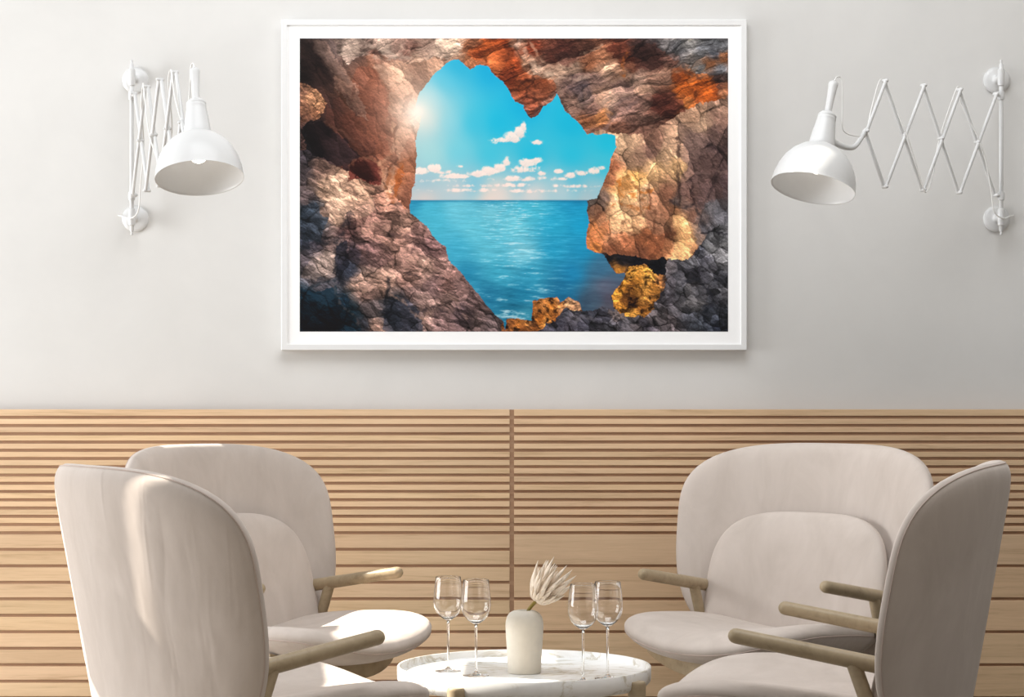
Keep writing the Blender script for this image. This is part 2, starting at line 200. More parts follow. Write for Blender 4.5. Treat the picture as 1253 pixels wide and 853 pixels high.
    planes = [  # (outline, colour, strength)
      ([(436,84),(452,80),(470,104),(478,128),(470,158),(480,188),(462,196),(440,184),(418,160),(438,142),(428,122)], (112,70,56), .55), ([(455,80),(490,74),(508,92),(502,108),(478,110),(470,98)], (190,152,130), .55),
      ([(478,112),(502,108),(510,122),(506,150),(498,172),(486,196),(480,180),(486,150),(474,132)], (184,146,124), .55), ([(494,116),(505,112),(500,132),(492,140)], (128,90,74), .5), ([(380,50),(400,52),(436,104),(452,150),(430,136),(404,96)], (118,96,86), .5),
      ([(368,52),(384,56),(408,92),(412,116),(384,104),(368,98)], (40,30,28), .7), ([(398,128),(428,146),(460,180),(452,192),(420,176),(396,152)], (82,52,44), .6), ([(372,158),(392,150),(424,172),(440,190),(428,208),(400,198),(378,182)], (34,26,28), .75),
      ([(426,222),(428,200),(438,194),(456,196),(466,202),(468,226),(452,226),(440,218)], (68,36,32), .9), ([(472,206),(482,200),(486,214),(478,232),(474,244),(468,226)], (188,146,122), .6), ([(488,196),(506,190),(504,236),(500,256),(488,248),(480,232)], (142,92,70), .6), ([(480,232),(488,206),(494,200),(488,240)], (150,82,44), .6),
      ([(630,86),(652,90),(676,98),(680,112),(664,124),(652,143),(644,134),(632,112)], (118,62,40), .5), ([(572,58),(610,52),(632,62),(628,84),(606,86),(590,74),(578,72)], (136,70,40), .5), ([(676,66),(706,56),(716,68),(700,80),(684,80)], (62,38,34), .6), ([(772,62),(800,52),(816,66),(810,84),(778,86)], (58,38,34), .6), ([(795,122),(814,114),(834,122),(838,136),(816,142),(796,134)], (72,42,36), .65), ([(752,130),(796,112),(800,122),(790,146),(756,152)], (126,96,86), .5),
      ([(800,49),(890,48),(890,64),(868,70),(850,66),(826,74),(812,62)], (98,96,98), .45), ([(838,90),(866,90),(880,110),(860,128),(842,118),(824,108)], (160,84,38), .5),
      ([(752,222),(770,216),(782,226),(780,246),(766,252),(752,244)], (216,172,124), .5), ([(742,246),(770,252),(792,262),(784,284),(758,286),(740,272)], (206,162,124), .5), ([(796,232),(824,240),(822,284),(800,290),(790,264)], (138,98,78), .55), ([(722,286),(744,268),(750,286),(784,288),(824,292),(824,316),(790,316),(740,304)], (152,98,70), .5), ([(826,258),(840,268),(852,296),(836,318),(828,300)], (222,172,124), .6), ([(832,216),(846,200),(866,186),(882,200),(884,244),(846,248),(832,240)], (92,72,68), .55),
      ([(366,254),(384,248),(400,268),(392,294),(372,296)], (46,52,60), .75), ([(366,352),(396,356),(412,346),(416,372),(440,398),(440,408),(366,408)], (14,28,36), .8), ([(412,300),(424,292),(428,322),(414,346),(408,330)], (34,34,42), .75), ([(474,366),(492,364),(514,384),(518,406),(470,406)], (42,44,52), .65), ([(392,214),(420,212),(452,234),(460,256),(440,268),(414,256),(398,234)], (198,164,142), .5), ([(380,316),(408,308),(412,332),(384,344),(370,338)], (146,128,120), .5), ([(440,300),(470,296),(486,316),(462,330),(440,324)], (96,74,72), .5)]
    for P, col, a in planes:
        k = a*inside(P, X+9*nz(9, 211)+3*nz(3, 213, 2), Y+9*nz(9, 217)+3*nz(3, 219, 2))*rockm
        lum = out.mean(-1, keepdims=True); ref = (lum*k[..., None]).sum()/max(1e-6, k.sum())
        out = out*(1-k[..., None])+np.array(col, float)*np.clip(lum/max(ref, 20), .55, 1.6)*k[..., None]
    for P, col, w, a in strokes:
        d = np.full(X.shape, 1e9)
        for (ax, ay), (bx, by) in zip(P[:-1], P[1:]):
            L = (bx-ax)**2+(by-ay)**2
            t = np.clip(((WX-ax)*(bx-ax)+(WY-ay)*(by-ay))/L, 0, 1)
            d = np.minimum(d, np.hypot(WX-ax-t*(bx-ax), WY-ay-t*(by-ay)))
        k = a*(.7 if sum(col) > 360 else .95)*np.clip(1.6-d/w, 0, 1)*np.clip(fbm(X, Y, 5, 4, 190)*3-.8, 0, 1)
        out = out*(1-k[..., None])+np.array(col, float)*k[..., None]
    o_ = np.clip(out/255, 0, 1); lm = o_.mean(-1, keepdims=True); o_ = np.clip(lm+(o_-lm)*1.06, 0, 1)
    out = 255*np.clip(.30+(o_-.30)*1.2, .02, 1)
    img = np.where(rockm[..., None], out, img)
    # rim of the opening is darker on the ceiling side
    # the sun at the edge of the rock
    d = np.hypot(X-510, Y-137)
    for s, a, col in ((6, 1.0, (255, 252, 246)), (18, .75, (255, 246, 236)), (46, .44, (252, 230, 212))):
        k = a*np.exp(-(d/s)**2)
        img = img*(1-k[..., None])+np.array(col, float)*k[..., None]
    img = np.clip(img, 0, 255)/255
    return np.where(img <= .04045, img/12.92, ((img+.055)/1.055)**2.4), img

C = bpy.context.scene.collection
SC = bpy.context.scene
PI = math.pi
FPX, HOR, CX, CAMZ = 2578.0, 477.5, 626.5, 1.14      # focal length and horizon of the photograph (1253 px wide)
WALL = 6.85

# ------------------------------------------------------------------ helpers
def mesh_obj(name, verts, faces, mat, parent=None, smooth=True, angle=None):
    me = bpy.data.meshes.new(name)
    me.from_pydata([tuple(map(float, v)) for v in verts], [], faces)
    me.validate()
    bm = bmesh.new(); bm.from_mesh(me)
    bmesh.ops.recalc_face_normals(bm, faces=bm.faces)
    bm.to_mesh(me); bm.free()
    if mat: me.materials.append(mat)
    if smooth:
        me.polygons.foreach_set('use_smooth', [True]*len(me.polygons))
        if angle is not None: me.set_sharp_from_angle(angle=math.radians(angle))
    o = bpy.data.objects.new(name, me); C.objects.link(o)
    if parent: o.parent = parent
    return o
class MB:
    def __init__(s): s.v = []; s.f = []
    def add(s, v, f):
        n = len(s.v); s.v += [tuple(map(float, p)) for p in v]; s.f += [[i+n for i in q] for q in f]; return s
    def box(s, x0, x1, y0, y1, z0, z1, b=0.0):
        if b <= 0:
            v = [(x, y, z) for x in (x0, x1) for y in (y0, y1) for z in (z0, z1)]
            return s.add(v, [(0,1,3,2),(4,6,7,5),(0,4,5,1),(2,3,7,6),(0,2,6,4),(1,5,7,3)])
        bm = bmesh.new(); bmesh.ops.create_cube(bm, size=1)
        for q in bm.verts: q.co = Vector(((x0+x1)/2+q.co.x*(x1-x0), (y0+y1)/2+q.co.y*(y1-y0), (z0+z1)/2+q.co.z*(z1-z0)))
        bmesh.ops.bevel(bm, geom=bm.edges[:], offset=b, segments=2, affect='EDGES', profile=.5)
        bm.verts.index_update()
        s.add([q.co[:] for q in bm.verts], [[q.index for q in f.verts] for f in bm.faces]); bm.free(); return s
    def tube(s, P, R, n=16, cap='round', closed=False):
        P = [Vector(p) for p in P]; m = len(P)
        if not hasattr(R, '__len__'): R = [R]*m
        R = list(R)
        T = []
        for i in range(m):
            a = P[i-1] if (i > 0 or closed) else P[i]; b = P[(i+1) % m] if (i < m-1 or closed) else P[i]
            T.append((b-a).normalized())
        if cap == 'round' and not closed:
            for end in (0, 1):
                c, t, r = (P[0], -T[0], R[0]) if end == 0 else (P[-1], T[-1], R[-1])
                add = [(c+t*r*math.sin(a), r*math.cos(a)) for a in (PI*.14, PI*.28, PI*.4, PI*.485)]
                if end == 0:
                    P = [q for q, _ in add[::-1]]+P; R = [q for _, q in add[::-1]]+R; T = [T[0]]*4+T
                else:
                    P = P+[q for q, _ in add]; R = R+[q for _, q in add]; T = T+[T[-1]]*4
        t = T[0]; u = t.orthogonal().normalized(); rings = []
        for i in range(len(P)):
            q = T[i]; ax = t.cross(q)
            if ax.length > 1e-7: u = Matrix.Rotation(t.angle(q), 3, ax.normalized()) @ u
            u = (u-q*u.dot(q)).normalized(); t = q; w = q.cross(u)
            rings.append([P[i]+(u*math.cos(2*PI*k/n)+w*math.sin(2*PI*k/n))*R[i] for k in range(n)])
        v = [p[:] for r in rings for p in r]; f = []; M = len(rings)
        for i in range(M if closed else M-1):
            for k in range(n):
                a = i*n; b = ((i+1) % M)*n
                f.append((a+k, a+(k+1) % n, b+(k+1) % n, b+k))
        if not closed: f += [list(range(n))[::-1], [(M-1)*n+k for k in range(n)]]
        return s.add(v, f)
    def lathe(s, prof, n=48, c=(0, 0, 0), M=None):
        """revolves (r, h) points about the local z axis; ends with r = 0 close in a point, a profile whose ends meet closes on itself"""
        v = []; f = []; idx = []
        ring = prof[0] == prof[-1]
        pr = prof[:-1] if ring else prof
        for r, h in pr:
            if r < 1e-6: idx.append([len(v)]); v.append(Vector((0, 0, h)))
            else:
                idx.append(list(range(len(v), len(v)+n))); v += [Vector((r*math.cos(2*PI*k/n), r*math.sin(2*PI*k/n), h)) for k in range(n)]
        for i in range(len(pr) if ring else len(pr)-1):
            a, b = idx[i], idx[(i+1) % len(pr)]
            for k in range(n):
                q = [a[k % len(a)], a[(k+1) % n % len(a)], b[(k+1) % n % len(b)], b[k % len(b)]]
                q = [x for j, x in enumerate(q) if x not in q[:j]]
                if len(q) > 2: f.append(q)
        if M is not None: v = [M @ p for p in v]
        return s.add([(p+Vector(c))[:] for p in v], f)
    def build(s, name, mat, parent=None, smooth=True, angle=None): return mesh_obj(name, s.v, s.f, mat, parent, smooth, angle)
def smooth_path(P, n=6):
    P = [Vector(p) for p in P]; out = []
    Q = [P[0]]+P+[P[-1]]
    for i in range(1, len(Q)-2):
        a, b, c, d = Q[i-1:i+3]
        for k in range(n):
            t = k/n
            out.append(.5*((2*b)+(c-a)*t+(2*a-5*b+4*c-d)*t*t+(3*b-a-3*c+d)*t**3))
    return out+[P[-1]]
def tag(o, label=None, cat=None, group=None, kind=None):
    for k, x in (('label', label), ('category', cat), ('group', group), ('kind', kind)):
        if x: o[k] = x
    return o
def thing(name, label, cat, loc, rz=0, group=None):
    o = bpy.data.objects.new(name, None); o.empty_display_size = .1; C.objects.link(o)
    o.location = loc; o.rotation_euler = (0, 0, rz)
    return tag(o, label, cat, group)
def copy_thing(src, loc, rz, label):
    r = src.copy(); C.objects.link(r); r.location = loc; r.rotation_euler = (0, 0, rz); r['label'] = label
    def kids(a, b):
        for ch in list(a.children):
            c = ch.copy(); C.objects.link(c); c.parent = b; kids(ch, c)
    kids(src, r)
    return r
def at(px, py, D):                                    # the place that stands D metres ahead under a pixel of the photograph
    return Vector(((px-CX)*D/FPX, D, CAMZ+(HOR-py)*D/FPX))

# ------------------------------------------------------------------ materials
def new_mat(name):
    m = bpy.data.materials.new(name); m.use_nodes = True
    nt = m.node_tree; b = nt.nodes['Principled BSDF']
    return m, nt, b
def node(nt, kind, **kw):
    n = nt.nodes.new(kind)
    for k, x in kw.items():
        if k in n.inputs: n.inputs[k].default_value = x
        else: setattr(n, k, x)
    return n
def ramp(nt, fac, stops):
    r = nt.nodes.new('ShaderNodeValToRGB'); e = r.color_ramp.elements
    while len(e) < len(stops): e.new(.5)
    for q, (p, c) in zip(e, stops): q.position = p; q.color = (*c, 1)
    nt.links.new(fac, r.inputs['Fac']); return r.outputs['Color']
def bump(nt, b, h, strength, dist):
    n = node(nt, 'ShaderNodeBump', Strength=strength, Distance=dist)
    nt.links.new(h, n.inputs['Height']); nt.links.new(n.outputs['Normal'], b.inputs['Normal'])
def coords(nt, scale=(1, 1, 1), src='Object'):
    t = nt.nodes.new('ShaderNodeTexCoord'); m = node(nt, 'ShaderNodeMapping', Scale=scale)
    nt.links.new(t.outputs[src], m.inputs['Vector']); return m.outputs['Vector']
def noise(nt, vec, scale, detail=5, rough=.55, dist=0):
    n = node(nt, 'ShaderNodeTexNoise', Scale=scale, Detail=detail, Roughness=rough, Distortion=dist)
    nt.links.new(vec, n.inputs['Vector']); return n.outputs['Fac']
def plain(name, col, rough=.5, metal=0.0, vary=0.04, scale=30, bmp=0.0):
    m, nt, b = new_mat(name)
    v = coords(nt); f = noise(nt, v, scale)
    c = ramp(nt, f, [(.3, [x*(1-vary) for x in col]), (.7, [min(1, x*(1+vary)) for x in col])])
    nt.links.new(c, b.inputs['Base Color']); b.inputs['Roughness'].default_value = rough; b.inputs['Metallic'].default_value = metal
    if bmp: bump(nt, b, f, bmp, .002)
    return m
def wood(name, dark, light, stretch, scale, rough=.5, planks=0.0):
    m, nt, b = new_mat(name)
    v = coords(nt, stretch)
    f = noise(nt, v, scale, 8, .62, .6); g = noise(nt, v, scale*5, 4, .6)
    mx = node(nt, 'ShaderNodeMath', operation='MULTIPLY_ADD'); mx.inputs[1].default_value = .35
    nt.links.new(g, mx.inputs[0]); nt.links.new(f, mx.inputs[2])
    c = ramp(nt, mx.outputs[0], [(.42, dark), (.62, [(a+2*d)/3 for a, d in zip(dark, light)]), (.86, light)])
    if planks:                                        # every board has its own tone
        at_ = node(nt, 'ShaderNodeAttribute', attribute_name='tone')
        ml = node(nt, 'ShaderNodeMix', data_type='RGBA', blend_type='MULTIPLY'); ml.inputs['Factor'].default_value = 1
        nt.links.new(c, ml.inputs['A']); nt.links.new(at_.outputs['Color'], ml.inputs['B']); c = ml.outputs['Result']
    nt.links.new(c, b.inputs['Base Color']); b.inputs['Roughness'].default_value = rough
    b.inputs['Specular IOR Level'].default_value = .25
    bump(nt, b, g, .12, .001)
    return m
M_SLAT = wood('pale oak slats', (.56, .375, .22), (.81, .58, .375), (1.2, 20, 22), 2.2, .55, 1)
M_BACK = wood('brown backing board', (.31, .18, .11), (.45, .285, .18), (1.5, 20, 20), 2.0, .7)
M_OAK = wood('oiled oak', (.25, .19, .115), (.44, .345, .225), (5, 5, 5), 3.0, .38)
M_FLOOR = wood('grey stained floor', (.15, .135, .12), (.22, .20, .18), (6, .8, 6), 2.0, .5)
def wall_paint():
    m, nt, b = new_mat('greige plaster')
    v = coords(nt); f = noise(nt, v, 3.5, 8, .6, .3); g = noise(nt, v, 160, 3, .6)
    c = ramp(nt, f, [(.3, (.655, .645, .628)), (.7, (.695, .685, .667))])
    nt.links.new(c, b.inputs['Base Color']); b.inputs['Roughness'].default_value = .85
    bump(nt, b, g, .10, .0015); return m
M_WALL = wall_paint()
M_DIM = plain('low bounce grey', (.26, .255, .25), .85)  # kept dark so the added right-hand blocker bounces little light
def velvet():
    m, nt, b = new_mat('blush velvet')
    v = coords(nt); f = noise(nt, coords(nt, (1, 1, .45)), 9, 6, .6, .5); g = noise(nt, v, 900, 2, .5)
    c = ramp(nt, f, [(.3, (.52, .45, .40)), (.7, (.615, .54, .488))])
    nt.links.new(c, b.inputs['Base Color']); b.inputs['Roughness'].default_value = .85
    b.inputs['Specular IOR Level'].default_value = .15; b.inputs['Sheen Weight'].default_value = .32; b.inputs['Sheen Roughness'].default_value = .45
    b.inputs['Sheen Tint'].default_value = (1, .93, .88, 1)
    fold = noise(nt, coords(nt, (7, 7, 1.5)), 2.0, 1.5, .45, 1.1)
    a1 = node(nt, 'ShaderNodeMath', operation='MULTIPLY_ADD'); a1.inputs[1].default_value = .06
    nt.links.new(g, a1.inputs[0]); nt.links.new(fold, a1.inputs[2])
    bump(nt, b, a1.outputs[0], .22, .016); return m
M_VELVET = velvet()
M_PIPE = plain('blush piping', (.50, .40, .35), .8)
M_WHITE = plain('white lacquered metal', (.66, .66, .658), .35, 0, .015)
M_SHADEIN = plain('white shade lining', (.80, .78, .765), .5, 0, .015)
M_CORD = plain('white cord', (.78, .77, .75), .6)
M_BULB = plain('opal bulb glass', (.90, .88, .85), .15)
bb = M_BULB.node_tree.nodes['Principled BSDF']; bb.inputs['Emission Color'].default_value = (1, .95, .88, 1); bb.inputs['Emission Strength'].default_value = 3.0
M_FRAME = plain('white frame lacquer', (.80, .80, .80), .4, 0, .01)
M_MAT = plain('white passepartout', (.975, .975, .975), .9, 0, .005)
M_VASE = plain('beige stoneware', (.64, .585, .50), .62, 0, .07, 18, .15)
M_PETAL = plain('dried cream petals', (.78, .67, .55), .7, 0, .10, 60)
M_STEM = plain('olive stem', (.36, .27, .06), .6, 0, .2, 50)
def marble():
    m, nt, b = new_mat('veined white marble')
    v = coords(nt, (1, 1.6, 2.2)); w = noise(nt, v, 3.0, 6, .6, 1.6)
    d1 = node(nt, 'ShaderNodeMath', operation='SUBTRACT'); d1.inputs[1].default_value = .5; nt.links.new(w, d1.inputs[0])
    d2 = node(nt, 'ShaderNodeMath', operation='ABSOLUTE'); nt.links.new(d1.outputs[0], d2.inputs[0])
    w2 = noise(nt, v, 7, 5, .6, 1.2)
    d3 = node(nt, 'ShaderNodeMath', operation='MULTIPLY_ADD'); d3.inputs[1].default_value = .10; nt.links.new(w2, d3.inputs[0]); nt.links.new(d2.outputs[0], d3.inputs[2])
    c = ramp(nt, d3.outputs[0], [(.035, (.42, .36, .25)), (.052, (.62, .58, .50)), (.085, (.82, .81, .785)), (.20, (.87, .865, .85))])
    nt.links.new(c, b.inputs['Base Color']); b.inputs['Roughness'].default_value = .3; return m
M_MARBLE = marble()
def clear_glass(name, tint, ior):
    m, nt, b = new_mat(name); nt.nodes.remove(b)
    out = nt.nodes['Material Output']
    tr = node(nt, 'ShaderNodeBsdfTransparent', Color=(*tint, 1)); gl = node(nt, 'ShaderNodeBsdfGlossy', Roughness=.015, Color=(1, 1, 1, 1))
    fr = node(nt, 'ShaderNodeLayerWeight', Blend=.17); fo = fr.outputs['Fresnel']; fo = fr.outputs['Facing']; pw = node(nt, 'ShaderNodeMath', operation='POWER'); pw.inputs[1].default_value = 2.6; nt.links.new(fo, pw.inputs[0]); ma = node(nt, 'ShaderNodeMath', operation='MULTIPLY_ADD'); ma.inputs[1].default_value = .55; ma.inputs[2].default_value = .035; nt.links.new(pw.outputs[0], ma.inputs[0]); mx = nt.nodes.new('ShaderNodeMixShader')
    nt.links.new(ma.outputs[0], mx.inputs[0]); nt.links.new(tr.outputs[0], mx.inputs[1]); nt.links.new(gl.outputs[0], mx.inputs[2])
    nt.links.new(mx.outputs[0], out.inputs['Surface']); return m
M_GLASS = clear_glass('thin clear glass', (.975, .975, .97), 1.5)
def solid_glass():
    m, nt, b = new_mat('solid clear glass')
    b.inputs['Transmission Weight'].default_value = 1; b.inputs['Roughness'].default_value = .0; b.inputs['IOR'].default_value = 1.45
    n = noise(nt, coords(nt), 20); c = ramp(nt, n, [(.3, (.98, .98, .975)), (.7, (1, 1, 1))]); nt.links.new(c, b.inputs['Base Color'])
    return m
M_SOLID = solid_glass()

# ------------------------------------------------------------------ the room
def struct(o, label=None): o['kind'] = 'structure'; return o
struct(MB().box(-3.0, 3.6, WALL, WALL+.12, 0, 5.2).build('wall_back', M_WALL, smooth=False))
LX = -3.0                                             # unseen sun mask, added: high opening and narrow gaps cut to shape the sun patches
mb = MB()
def slab(poly):
    n = len(poly); mb.add([(LX-.02, y, z) for y, z in poly]+[(LX, y, z) for y, z in poly], [list(range(n))[::-1], list(range(n, 2*n))]+[[i, (i+1) % n, n+(i+1) % n, n+i] for i in range(n)])
sl_ = lambda z: 4.822+.185*(3.392-z)
WT = WALL+.12; SW = .009
slab([(3.4, 2.78), (5.13, 2.78), (5.13, 3.10), (3.4, 3.10)]); slab([(5.22, 2.78), (WT, 2.78), (WT, 2.95), (5.22, 2.95)]); slab([(5.22, 2.95), (5.28, 2.95), (5.28, 3.10), (5.22, 3.10)])
slab([(3.4, 3.10), (sl_(3.10)-SW, 3.10), (sl_(3.50)-SW, 3.50), (3.4, 3.50)]); slab([(sl_(3.10)+SW, 3.10), (5.28, 3.10), (5.28, 3.50), (sl_(3.50)+SW, 3.50)])
slab([(3.4, 3.50), (5.28, 3.50), (5.28, 3.86), (3.4, 3.86)]); slab([(5.28, 2.95), (6.55, 2.95), (6.55, 3.22), (5.28, 3.30)]); slab([(5.90, 3.60), (6.20, 3.60), (6.20, 3.86), (5.90, 3.86)]); slab([(6.80, 2.95), (WT, 2.95), (WT, 3.86), (6.80, 3.86)])
slab([(3.4, 3.86), (WT, 3.86), (WT, 9.0), (3.4, 9.0)])
struct(mb.build('sun_mask_left', M_WALL, smooth=False))
struct(MB().box(2.7, 2.82, -1.5, WT, 0, 5.2).build('light_blocker_right', M_DIM, smooth=False))  # unseen blocker, added to keep light off the right side
struct(MB().box(-6.5, 3.6, -1.5, WALL+.12, -.08, 0).build('floor', M_FLOOR, smooth=False))
FR = 6.80                                             # front face of the slats
SC_ = FPX/FR
zof = lambda y: CAMZ+(HOR-y)/SC_
seam = (626-CX)/SC_
def panel(name, x0, x1, rows):
    mb = MB(); tone = []
    rnd = random.Random(5 if x0 < 0 else 9)
    for za, zb in rows:
        n0 = len(mb.v); mb.box(x0, min(x1, 2.69), FR, FR+.012, za, zb, .0010)
        t = rnd.uniform(.90, 1.06); tone += [(t, t*rnd.uniform(.985, 1.01), t*rnd.uniform(.96, 1.01), 1)]*(len(mb.v)-n0)
    o = struct(mb.build(name, M_SLAT, smooth=False))
    a = o.data.color_attributes.new('tone', 'FLOAT_COLOR', 'POINT'); a.data.foreach_set('color', np.array(tone, np.float32).ravel())
    struct(MB().box(seam if x1 > 3 else x0, seam if x1 < 1 else 2.69, FR+.006, WALL+.001, 0.0, zof(501)-.001).build('backing_board', M_BACK, o, smooth=False))
    return o
narrow = []
for i in range(15):
    a = 501+i*10.1+(0 if i == 0 else 1.6); b = 501+(i+1)*10.1-2.2
    narrow.append((zof(b), zof(a)))
def wide(pitch):
    r = []; y = 654.3
    while zof(y+pitch) > .05: r.append((zof(y+pitch-3.8), zof(y))); y += pitch
    return r
panel('trim_1', -3.0, (623.6-CX)/SC_, narrow+wide(20.17))
panel('trim_2', (629.0-CX)/SC_, 3.6, narrow+wide(40.34))

# ------------------------------------------------------------------ the picture
fd = WALL-.036                                        # front of the frame
p0, p1 = at(344, 428.6, fd), at(914, 23.6, fd)
pic = thing('framed_picture', 'large white framed picture of a sea cave hanging on the back wall', 'picture', ((p0.x+p1.x)/2, WALL, p0.z))
L = Vector(pic.location)
fx0, fx1, fz0, fz1 = p0.x-L.x, p1.x-L.x, 0.0, p1.z-L.z
mb = MB(); w = .0185; y0, y1 = fd-WALL, -.0005
def frame_bars(mb, x0, x1, z0, z1, w, ya, yb):       # four mitred bars
    o = [(x0, z0), (x1, z0), (x1, z1), (x0, z1)]; i = [(x0+w, z0+w), (x1-w, z0+w), (x1-w, z1-w), (x0+w, z1-w)]
    e = .0018
    prof = [(0, yb), (0, ya+e), (e, ya), (1, ya), (1, yb)]
    for k in range(4):
        j = (k+1) % 4; v = []
        for c in (k, j):
            for t, y in prof:
                t = t if t in (0, 1) else t/w
                v.append((o[c][0]+(i[c][0]-o[c][0])*t, y, o[c][1]+(i[c][1]-o[c][1])*t))
        mb.add(v, [(0,1,6,5),(1,2,7,6),(2,3,8,7),(3,4,9,8),(4,0,5,9)])
frame_bars(mb, fx0, fx1, fz0, fz1, w, y0, y1)
mb.build('frame', M_FRAME, pic, smooth=False)
MB().box(fx0+w-.001, fx1-w+.001, y0+.0045, y0+.0085, fz0+w-.001, fz1-w+.001).build('passepartout', M_MAT, pic, smooth=False)
pd = fd+.0040
q0, q1 = at(366.8, 405.8, pd)-L, at(890.9, 47.0, pd)-L
nx, ny = 760, 520
lin, _ = art_pixels(366.8, 47.0, 890.9, 405.8, nx, ny)
gx, gz = np.meshgrid(np.linspace(q0.x, q1.x, nx), np.linspace(q1.z, q0.z, ny))
co = np.stack([gx, np.full(gx.shape, pd-WALL), gz], -1).reshape(-1, 3)
ii = np.arange(nx*ny).reshape(ny, nx)
qd = np.stack([ii[1:, :-1], ii[1:, 1:], ii[:-1, 1:], ii[:-1, :-1]], -1).reshape(-1, 4)
me = bpy.data.meshes.new('print')
me.vertices.add(len(co)); me.vertices.foreach_set('co', co.astype(np.float32).ravel())
me.loops.add(qd.size); me.loops.foreach_set('vertex_index', qd.astype(np.int32).ravel())
me.polygons.add(len(qd)); me.polygons.foreach_set('loop_start', np.arange(0, qd.size, 4, dtype=np.int32))
me.update(); me.validate()
a = me.color_attributes.new('ink', 'FLOAT_COLOR', 'POINT')
a.data.foreach_set('color', np.concatenate([lin.reshape(-1, 3), np.ones((nx*ny, 1))], 1).astype(np.float32).ravel())
M_PRINT, nt, b = new_mat('colour print on paper')
an = node(nt, 'ShaderNodeAttribute', attribute_name='ink'); nt.links.new(an.outputs['Color'], b.inputs['Base Color']); b.inputs['Roughness'].default_value = .75
b.inputs['Specular IOR Level'].default_value = .2
me.materials.append(M_PRINT)
pr = bpy.data.objects.new('print', me); C.objects.link(pr); pr.parent = pic

# ------------------------------------------------------------------ chairs
def pad(outline, mid, th, power, n=96, rings=(1, .992, .975, .95, .91, .85, .75, .6, .4, .2, .06), eps=1e-3):
    """closed upholstered pad: outline(angle, r) -> (u, z or v); mid(u, w) -> point; thickness th with rounded edge"""
    def nrm(u, w):
        a = mid(u+eps, w)-mid(u-eps, w); b = mid(u, w+eps)-mid(u, w-eps); return a.cross(b).normalized()
    V = []; F = []
    def layer(sgn):
        idx = []
        for r in rings:
            e = th*max(0, 1-r**power)**.5
            if sgn < 0 and r == 1: idx.append(list(range(n))); continue
            row = []
            for k in range(n):
                u, w = outline(2*PI*k/n, r); p = mid(u, w)+nrm(u, w)*e*sgn
                row.append(len(V)); V.append(p[:])
            idx.append(row)
        u, w = outline(0, 1e-5); V.append((mid(u, w)+nrm(u, w)*th*sgn)[:]); c = len(V)-1
        for a, b in zip(idx[:-1], idx[1:]):
            for k in range(n): F.append([a[k], a[(k+1) % n], b[(k+1) % n], b[k]])
        for k in range(n): F.append([idx[-1][k], idx[-1][(k+1) % n], c])
    layer(1); layer(-1)
    return V, F
def sup(a, r, nt_, nb):
    c, s = math.cos(a), math.sin(a); n = nt_ if s > 0 else nb
    q = r/(abs(c)**n+abs(s)**n)**(1/n); return c*q, s*q
SH = (0.9789, 0.7332, 0.3207, 0.4349, 3.3993, 2.9369, -0.5032, 0.1733, 0.8456, 0.0426, -0.3042, 0.1195)
def shell_out(a, r):
    zt, zm, zb, wm, nt_, nb = SH[:6]; c, s = sup(a, r, nt_, nb)
    z = zm+s*(zt-zm if s > 0 else zm-zb); return c*wm*(1+SH[11]*(z-zm)), z
def shell_mid(u, z): return Vector((u, SH[6]-SH[7]*(z-.7)+(SH[8]+SH[10]*(z-.7))*u*u, z))
CU = (.774, .502, .365, .308, 3.68, 3.35, -.415, .235, .585, .038)
def cush_out(a, r):
    zt, zm, zb, wm, nt_, nb = CU[:6]; c, s = sup(a, r, nt_, nb); return c*wm, zm+s*(zt-zm if s > 0 else zm-zb)
def cush_mid(u, z): return Vector((u, CU[6]-CU[7]*(z-.7)+CU[8]*u*u, z))
SE = (.413, .08, .66, .315, .217, .052, 3.35, -.09)
def seat_out(a, r):
    c, s = sup(a, r, SE[6], SE[6]); vb = -.42; return c*SE[3], (SE[4]+vb)/2+s*(SE[4]-vb)/2
def seat_z(u, v): return SE[0]+SE[1]*v+SE[2]*u*u+SE[7]*max(v+.1, 0)**2
def seat_mid(u, v): return Vector((u, v, seat_z(u, v)))
def ring_path(outline, mid, r, off, n=96):
    P = []
    e = 1e-3
    for k in range(n):
        u, w = outline(2*PI*k/n, r)
        a = mid(u+e, w)-mid(u-e, w); b = mid(u, w+e)-mid(u, w-e); P.append(mid(u, w)+a.cross(b).normalized()*off)
    return P
PSIGN = 1 if (shell_mid(.001, .7)-shell_mid(-.001, .7)).cross(shell_mid(0, .701)-shell_mid(0, .699)).y < 0 else -1
